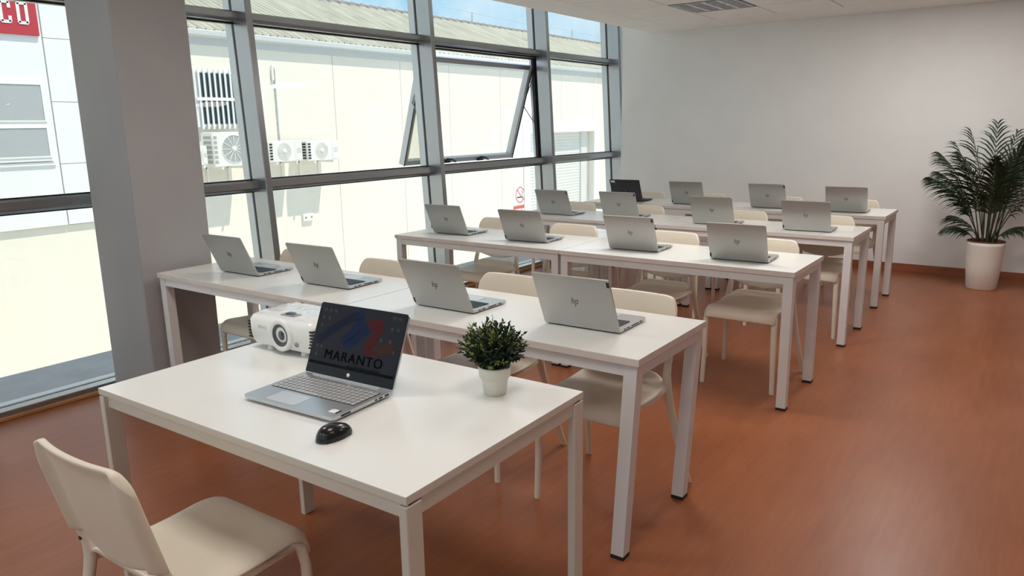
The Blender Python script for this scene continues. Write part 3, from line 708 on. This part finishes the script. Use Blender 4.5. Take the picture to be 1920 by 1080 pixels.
# ------------------------------------------------------------------ the presenter's laptop
def big_laptop():
    W, D, L, tilt = .356, .236, .223, math.radians(24)
    t = thing('laptop', 'open laptop showing a dark wallpaper with ribbon logo on the teacher desk', 'laptop', (-1.642, 1.438, DH), PI+math.radians(3.2))
    w = W/2
    def corner_poly(w, y0, y1, rf):
        pts = [(w, y0)]
        for k in range(5):
            a = k*PI/8; pts.append((w-rf+rf*math.cos(a), y1-rf+rf*math.sin(a)))
        for k in range(5):
            a = PI/2+k*PI/8; pts.append((-w+rf+rf*math.cos(a), y1-rf+rf*math.sin(a)))
        pts.append((-w, y0)); return pts
    m = MB(); m.prism(corner_poly(w, 0, D, .014), .009, .0165); m.prism(corner_poly(w-.004, .002, D-.004, .014), .005, .009); b = m.obj('base', 'silverlt', t)
    m = MB(); m.box((-w+.03, .012, 0), (w-.03, .022, .005)); m.box((-w+.03, D-.035, 0), (w-.03, D-.027, .005)); m.obj('rubber_foot', 'black', b)
    m = MB(); x0, x1, y0, y1 = -w+.016, w-.016, .036, .142
    m.box((x0-.002, y0-.002, .0160), (x1+.002, y1+.002, .0168)); kb = m.obj('keyboard_tray', 'black', b)
    rows, cols = 6, 18; kw, kh = (x1-x0)/cols, (y1-y0)/rows
    k1 = MB(); k1.box((-kw/2+.0016, -kh/2+.0016, 0), (kw/2-.0016, kh/2-.0016, .0016)); k1 = k1.mesh('key', 'key')
    k6 = MB(); k6.box((-kw*2.5+.0016, -kh/2+.0016, 0), (kw*2.5-.0016, kh/2-.0016, .0016)); k6 = k6.mesh('space_bar', 'key')
    for r in range(rows):
        for c in range(cols):
            # rows run from the hinge (r=0) to the palm rest; x is mirrored because the base faces the sitter
            if r == 5 and 8 <= c <= 12:
                if c == 10: link('key', k6, b, (x0+(c+.5)*kw, y0+(r+.5)*kh, .0168))
                continue
            link('key', k1, b, (x0+(c+.5)*kw, y0+(r+.5)*kh, .0168))
    m = MB(); m.box((-.018, .156, .0164), (.098, D-.012, .0169)); m.obj('touchpad', 'pad', b)
    m = MB(); m.box((-.019, .155, .0163), (.099, D-.011, .0166)); m.obj('touchpad_rim', 'greyd', b)
    m = MB(); m.box((-w+.022, D-.05, .0164), (-w+.046, D-.028, .0168)); m.obj('white_sticker', 'sticker', b)
    m = MB(); m.box((-w+.050-.036, D-.05, .0164), (-w+.020, D-.028, .0168)); m.obj('dark_sticker', 'bezel', b)
    for a, c in ((.018, .034), (.044, .058), (.066, .074), (.17, .205)):
        m = MB(); m.box((-w-.0006, a, .0095), (-w+.001, c, .0145)); m.obj('port', 'black', b)
    m = MB(); m.box((-w+.045, .000, .0166), (w-.045, .012, .0190)); m.obj('hinge_strip', 'pad', t)
    X = Matrix.Translation((0, -.002, .0165)) @ Matrix.Rotation(tilt, 4, 'X')
    def slab(name, mtl, x0, x1, z0, z1, y0, y1, r, parent, mi=0):
        pts = []
        for cx, cz, a0 in ((x1-r, z1-r, 0), (x0+r, z1-r, 90), (x0+r*.4, z0+r*.4, 180), (x1-r*.4, z0+r*.4, 270)):
            for k in range(5):
                a = math.radians(a0+22.5*k); rr = r if cz > .1 else r*.4; pts.append((cx+rr*math.cos(a), cz+rr*math.sin(a)))
        q = MB(); q.prism(pts, -y1, -y0, X=X @ Matrix.Rotation(PI/2, 4, 'X')); return q.obj(name, mtl, parent)
    lid = slab('lid', 'silverlt', -w, w, .0, L, -.0035, .0025, .010, t)
    slab('bezel', 'bezel', -w+.001, w-.001, .001, L-.001, .0025, .0036, .009, lid)
    sx, sz0, sz1 = w-.007, .030, L-.011
    m = MB(); m.box((-sx, .0036, sz0), (sx, .0040, sz1), X=X); scr = m.obj('screen', 'sback', lid)
    # wallpaper: seen from the sitter's side the picture's right is -x
    F = X @ Matrix.Translation((0, .0041, 0)) @ Matrix.Rotation(PI, 4, 'Z') @ Matrix.Rotation(PI/2, 4, 'X')   # picture plane: x right, y up, z towards the viewer
    def pic(me, x, y, name):
        o = link(name, me, scr); o.matrix_local = F @ Matrix.Translation((x, y, 0)); return o
    ribs = [1]
    def ribbon(name, pts, mtl, wid):
        q = MB(); 
        def arc(p0, p1, p2, n=10): return [Vector(p0)*(1-i/n)**2+Vector(p1)*2*(i/n)*(1-i/n)+Vector(p2)*(i/n)**2 for i in range(n+1)]
        path = []
        for s in pts: path += arc(*s) if len(s) == 3 else [Vector(p) for p in s]
        path = [p for i, p in enumerate(path) if i == 0 or (p-path[i-1]).length > 1e-5]
        L_, R_ = [], []
        for i, p in enumerate(path):
            d = (path[min(i+1, len(path)-1)]-path[max(i-1, 0)]).normalized(); n_ = Vector((-d.y, d.x)); L_.append(p+n_*wid); R_.append(p-n_*wid)
        vs = [(v.x, v.y, 0) for v in L_]+[(v.x, v.y, 0) for v in R_]; n = len(path)
        q.add([(a_, b_, .0001*len(ribs)) for a_, b_, c_ in vs], [(i, n+i, n+i+1, i+1) for i in range(n-1)], X=F); ribs.append(1); q.obj(name, mtl, scr)
    # ribbon logo in metres on the screen plane (origin at the lid's lower edge centre)
    def q(u, v): return ((u-.5)*2*sx, sz1-v*(sz1-sz0))
    def qs(*p): return tuple(q(*e) for e in p)
    W_ = .0150
    ribbon('ribbon_logo', [qs((.05, .60), (.17, .42)), qs((.17, .42), (.36, .14), (.46, .10))], 'navy', W_*.9)
    ribbon('ribbon_logo', [qs((.44, .11), (.53, .06), (.49, .22)), qs((.49, .22), (.46, .36), (.38, .50)), qs((.38, .50), (.36, .62), (.44, .56)), qs((.44, .56), (.52, .42), (.62, .24))], 'blue', W_)
    ribbon('ribbon_logo', [qs((.61, .255), (.70, .10), (.74, .20)), qs((.74, .20), (.74, .30), (.67, .50)), qs((.67, .50), (.61, .68), (.72, .64))], 'sred', W_)
    ribbon('ribbon_logo', [qs((.71, .645), (.80, .58)), qs((.80, .58), (.86, .53), (.93, .53))], 'sbrown', W_)
    def words(body, u0, u1, vb, vt, name):
        me = text_mesh(body, 1.0, .0, 'stext', spacing=1.15)
        bm = bmesh.new()
        for dx in (-.03, -.015, 0, .015, .03):      # heavier strokes
            n_ = len(bm.verts); bm.from_mesh(me); bm.verts.ensure_lookup_table()
            for v in bm.verts[n_:]: v.co.x += dx
        bm.to_mesh(me); bm.free()
        xs = [v.co.x for v in me.vertices]; ys = [v.co.y for v in me.vertices]; x0, y0_ = min(xs), min(ys)
        capy = max(ys) if 'Ó' not in body else y0_+(max(ys)-y0_)*.78
        ax, ay = q(u0, vb); bx, by = q(u1, vt); kx = (bx-ax)/(max(xs)-x0); ky = (by-ay)/(capy-y0_)
        for v in me.vertices: v.co = Vector((ax+(v.co.x-x0)*kx, ay+(v.co.y-y0_)*ky, .0003))
        pic(me, 0, 0, name)
    words('MARANTO', .17, .855, .885, .725, 'wallpaper_title')
    words('FORMACIÓN', .47, .84, .955, .918, 'wallpaper_subtitle')
    ic = MB(); ic.box((-.005, -.005, 0), (.005, .005, .0001)); im = ic.mesh('desktop_icon', 'sicon')
    for x, y in [(-.152, .20), (-.152, .175), (-.152, .15), (-.152, .085), (-.130, .20), (-.108, .20), (-.135, .085), (-.150, .06), (.150, .205), (.128, .205), (.150, .172), (.128, .172), (.130, .135), (.095, .135), (.150, .105), (-.128, .175)]:
        pic(im, x, y, 'desktop_icon')
    m = MB(); m.box((-sx, .0040, sz0), (sx, .0041, sz0+.009), X=X); m.obj('task_bar', 'stext', scr)
    m = MB(); m.box((-.012, .0036, L-.0095), (.012, .0042, L-.0025), X=X); m.obj('camera_shutter', 'blue', lid)
    m = MB(); m.lathe([(.0058, 0), (.0058, .0005), (.0001, .0005)], 24, X=X @ Matrix.Translation((0, .0036, .015)) @ Matrix.Rotation(-PI/2, 4, 'X')); m.obj('round_logo', 'white', lid)
big_laptop()

# ------------------------------------------------------------------ mouse
def mouse():
    t = thing('computer_mouse', 'black wireless mouse on the teacher desk beside the laptop', 'mouse', (-1.383, 1.158, DH), math.radians(-4))
    m = MB(); n, k = 32, 10; vs = []
    for j in range(k+1):
        th = (PI/2)*j/k
        for i in range(n):
            a = 2*PI*i/n; c, si = math.cos(a), math.sin(a)
            rr = math.cos(th)**.75 if j < k else 0.0
            wx = .030*(1-.10*si); z = .003+.034*math.sin(th)**1.1*(1-.16*si*rr)
            vs.append((wx*c*rr, .052*si*rr-.004*(1-rr), z))
    m.add(vs, [(j*n+i, j*n+(i+1) % n, (j+1)*n+(i+1) % n, (j+1)*n+i) for j in range(k) for i in range(n)], 0, True)
    m.add([vs[i] for i in range(n)], [tuple(range(n))]); m.obj('body', 'mouse', t)
    m = MB(); m.lathe([(.010, -.003), (.010, .003)], 14, X=Matrix.Translation((0, .030, .0185)) @ Matrix.Rotation(PI/2, 4, 'Y')); m.lathe([(.010, .003), (.001, .003)], 14, X=Matrix.Translation((0, .030, .0185)) @ Matrix.Rotation(PI/2, 4, 'Y')); m.obj('scroll_wheel', 'greyd', t)
    m = MB(); m.box((-.022, -.038, 0), (.022, .036, .0045)); m.obj('glide_foot', 'black', t)
mouse()

# ------------------------------------------------------------------ projector
def projector():
    t = thing('projector', 'white projector wrapped in clear film on the teacher desk', 'projector', (-2.085, 1.538, DH), math.radians(2.5))
    w, d, h, z0 = .165, .225, .108, .018
    m = MB()
    # body: front face towards -y, slightly narrower at the foot
    prof = [(z0, .012, .010), (z0+.018, .003, .002), (z0+.05, 0, 0), (z0+.085, 0, 0), (z0+.100, .006, .010), (z0+h, .022, .030)]
    def ring(z, ix, iy):
        r = .028; pts = []
        for cx, cy, a0 in ((w-ix-r, d-iy-r, 0), (-w+ix+r, d-iy-r, 90), (-w+ix+r, iy+r, 180), (w-ix-r, iy+r, 270)):
            for k in range(6):
                a = math.radians(a0+18*k); pts.append((cx+r*math.cos(a), cy+r*math.sin(a), z))
        return pts
    rings = [ring(*p) for p in prof]; n = len(rings[0]); vs = [p for r in rings for p in r]
    m.add(vs, [(i*n+j, i*n+(j+1) % n, (i+1)*n+(j+1) % n, (i+1)*n+j) for i in range(len(rings)-1) for j in range(n)], 0, True)
    m.add(rings[0], [tuple(range(n-1, -1, -1))]); m.add(rings[-1], [tuple(range(n))]); body = m.obj('body', 'proj', t)
    lx, lz = .012, z0+.050
    RX = Matrix.Translation((lx, 0, lz)) @ Matrix.Rotation(PI/2, 4, 'X')
    m = MB(); m.lathe([(.056, -.01), (.056, .006), (.053, .009), (.041, .009), (.037, .002)], 40, X=RX); ho = m.obj('lens_housing', 'proj', t)
    m = MB(); m.lathe([(.039, -.006), (.039, .006), (.034, .008), (.026, -.002), (.020, -.004)], 36, X=RX); m.obj('lens_ring', 'lensr', ho)
    m = MB(); m.lathe([(.021, -.004), (.018, -.001), (.010, .002), (.0002, .003)], 28, X=RX); m.obj('lens', 'lens', ho)
    for k in range(6):      # corner grilles at both front corners
        z = z0+.020+.011*k
        for sx in (-1, 1):
            m = MB(); x0 = sx*(w-.004); m.box((x0-.030 if sx > 0 else x0-.002, -.0015+.004, z), (x0+.002 if sx > 0 else x0+.030, .030, z+.006)); m.obj('vent_slot', 'grille', body)
    m = MB(); m.lathe([(.0085, 0), (.0085, .003), (.0002, .003)], 16, X=Matrix.Translation((.085, .001, z0+.026)) @ Matrix.Rotation(PI/2, 4, 'X')); m.obj('infrared_window', 'greyd', body)
    me = text_mesh('BENQ', .017, .0004, 'pad'); o = link('maker_lettering', me, body); o.matrix_local = Matrix.Translation((-.085, -.0004, z0+.060)) @ Matrix.Rotation(PI/2, 4, 'X')
    m = MB(); m.bbox((-.03, .035, z0+h-.004), (.04, .075, z0+h+.003), .003, 1); m.obj('focus_window', 'greyd', body)
    m = MB(); m.box((-.01, .045, z0+h+.003), (.02, .065, z0+h+.008)); m.obj('focus_lever', 'lensr', body)
    for x, y in ((-.08, .03), (.09, .03), (-.1, .19), (.1, .19)):
        m = MB(); m.lathe([(.014, 0), (.014, .010), (.009, .012), (.009, z0+.01)], 16, X=Matrix.Translation((x, y, 0))); m.lathe([(.0001, 0), (.014, 0)], 16, X=Matrix.Translation((x, y, 0))); m.obj('foot', 'proj', t)
    # clear wrinkled film on the lid
    m = MB(); nx, ny = 22, 16; vs = []; rnd = random.Random(3)
    for j in range(ny):
        for i in range(nx):
            u, v = -1+2*i/(nx-1), -1+2*j/(ny-1); e = max(abs(u), abs(v))**6
            vs.append((u*(w-.012), d/2+v*(d/2-.014), z0+h+.006+rnd.uniform(-.002, .004)-.010*e))
    m.add(vs, [(j*nx+i, j*nx+i+1, (j+1)*nx+i+1, (j+1)*nx+i) for j in range(ny-1) for i in range(nx-1)], 0, True); m.obj('protective_film', 'film', t)
projector()

# ------------------------------------------------------------------ small potted plant
def small_plant():
    t = thing('potted_plant', 'small leafy artificial plant in a cream pot on the teacher desk', 'plant', (-1.235, 1.630, DH))
    m = MB(); m.lathe([(.0002, 0), (.031, 0), (.0335, .003), (.0385, .045), (.0390, .048), (.0450, .052), (.0475, .080), (.0475, .084), (.0445, .084), (.0430, .068), (.0002, .066)], 40); m.obj('pot', 'pot', t)
    m = MB(); m.lathe([(.0002, .070), (.043, .0695)], 20); m.obj('soil', 'soil', t)
    rnd = random.Random(11); st = MB(); lf = MB()
    c0 = Vector((0, 0, .140))
    def leaf(p, d, s, mi):
        d = d.normalized(); a = d.cross(Vector((rnd.uniform(-1, 1), rnd.uniform(-1, 1), rnd.uniform(-1, 1)))).normalized(); b = d.cross(a)
        lf.add([p, p+d*s*.45+a*s*.26+b*s*.06, p+d*s, p+d*s*.45-a*s*.26+b*s*.06], [(0, 1, 2, 3)], mi, False)
    for k in range(230):
        # twigs ending on a slightly squashed ball
        z = 1-1.55*(k+.5)/230; ph = k*2.39996; r = math.sqrt(max(0, 1-z*z)); n = Vector((r*math.cos(ph), r*math.sin(ph), z))
        R = rnd.uniform(.058, .100)
        end = c0+Vector((n.x*R*1.03, n.y*R*1.03, n.z*R*.82)); sta = Vector((n.x*.012, n.y*.012, .075))
        mid = (sta+end)/2+Vector((0, 0, .012)); 
        if k % 3 == 0: st.tube([sta, mid, end], .0011, 4)
        light = rnd.random() < .16
        for q in range(17):
            f = .35+.65*q/16; p = sta*(1-f)**2+mid*2*f*(1-f)+end*f*f
            dd = (n+Vector((rnd.uniform(-1, 1), rnd.uniform(-1, 1), rnd.uniform(-.5, 1)))*.95)
            leaf(p, dd, rnd.uniform(.010, .017), 1 if light and f > .72 else 0)
    st.obj('twigs', 'stem', t)['kind'] = 'stuff'
    lf.obj('foliage', ['leafd', 'leafl'], t)['kind'] = 'stuff'
small_plant()

# ------------------------------------------------------------------ palm
def palm():
    t = thing('potted_palm', 'tall dark green palm in a white tapered pot by the far wall', 'plant', (-.395, 7.755, 0))
    m = MB(); m.lathe([(.0002, 0), (.112, 0), (.118, .006), (.138, .21), (.149, .39), (.151, .42), (.144, .42), (.140, .38), (.0002, .37)], 40); m.obj('pot', 'potw', t)
    m = MB(); m.lathe([(.142, .415), (.149, .428), (.140, .432), (.132, .39)], 40); m.obj('inner_pot_rim', 'inner', t)
    m = MB(); m.lathe([(.0002, .395), (.134, .390)], 24); m.obj('soil', 'soil', t)
    rnd = random.Random(5)
    # frond: azimuth deg, lean, length, droop
    specs = [(200, .20, 1.25, .35), (171, .28, 1.20, .55), (150, .14, 1.36, .25), (100, .08, 1.42, .15), (60, .16, 1.35, .30), (20, .26, 1.30, .50), (340, .36, 1.20, .65), (185, .48, 1.02, .75), (215, .36, 1.05, .70),
             (0, .44, 1.10, .75), (235, .26, 1.2, .5), (275, .22, 1.12, .45), (160, .75, .52, .95), (195, .85, .40, 1.1), (345, .8, .45, 1.1), (75, .26, 1.15, .5), (321, .18, 1.38, .3), (10, .14, 1.42, .28)]
    for az, lean, Ln, droop in specs:
        lean = lean if lean < .4 else .4+(lean-.4)*.6; a = math.radians(az+rnd.uniform(-8, 8)); dr = Vector((math.cos(a), math.sin(a), 0)); up = Vector((0, 0, 1)); sd = Vector((-math.sin(a), math.cos(a), 0))
        Ln *= .74; base = dr*rnd.uniform(.02, .06)+up*.39
        P = []
        N = 26; pos = base.copy(); ang = lean
        for i in range(N+1):
            P.append(pos.copy()); f = i/N
            ang = lean+droop*1.6*max(0, f-.25)**1.5
            d = dr*math.sin(ang)+up*math.cos(ang); pos = pos+d*Ln/N
        m = MB(); m.tube(P, .0060, 5, 0, None, [1-.8*i/N for i in range(N+1)])
        for i in range(9, N+1):
            f = (i-9)/(N-9); tdir = (P[min(i+1, N)]-P[i-1]).normalized(); nrm = sd.cross(tdir).normalized()
            ll = (.29*math.sin(PI*(.18+.75*f))+.04)*(.60+.25*Ln)
            for s in (-1, 1):
                for h in ((0, .5) if az % 2 else (0,)):
                    p0 = P[i]+(P[min(i+1, N)]-P[i])*h
                    out = (sd*s*(.72-.35*f)+tdir*(.75+.35*f)+nrm*.12+Vector((rnd.uniform(-.1, .1),)*3)).normalized()
                    q = []; pp = p0.copy(); dd = out.copy()
                    for kk in range(4):
                        q.append(pp.copy()); dd = (dd+Vector((0, 0, -.17-.10*kk))).normalized(); pp = pp+dd*ll/4
                    q.append(pp.copy())
                    wv = tdir.cross(out).cross(out).normalized(); ws = (.003, .0072, .0068, .0042, .0006)
                    vs = []
                    for kk in range(5): vs += [q[kk]+wv*ws[kk], q[kk]-wv*ws[kk]]
                    m.add(vs, [(2*kk, 2*kk+1, 2*kk+3, 2*kk+2) for kk in range(4)], 1, True)
        m.v = [(v[0], min(v[1], WY-7.755-.015), max(v[2], .12)) for v in m.v]
        m.obj('frond', ['stem', 'palm'], t)
    for k in range(9):
        a = 2*PI*k/9; r = rnd.uniform(.03, .09); r *= .8; p = Vector((r*math.cos(a), r*math.sin(a), .38))
        m = MB(); m.tube([p, p*1.0+Vector((p.x*.3, p.y*.3, .20)), p+Vector((p.x*.8, p.y*.8, .42))], .009, 6, 0, None, [1, .8, .5]); m.obj('cane', 'stem', t)
palm()
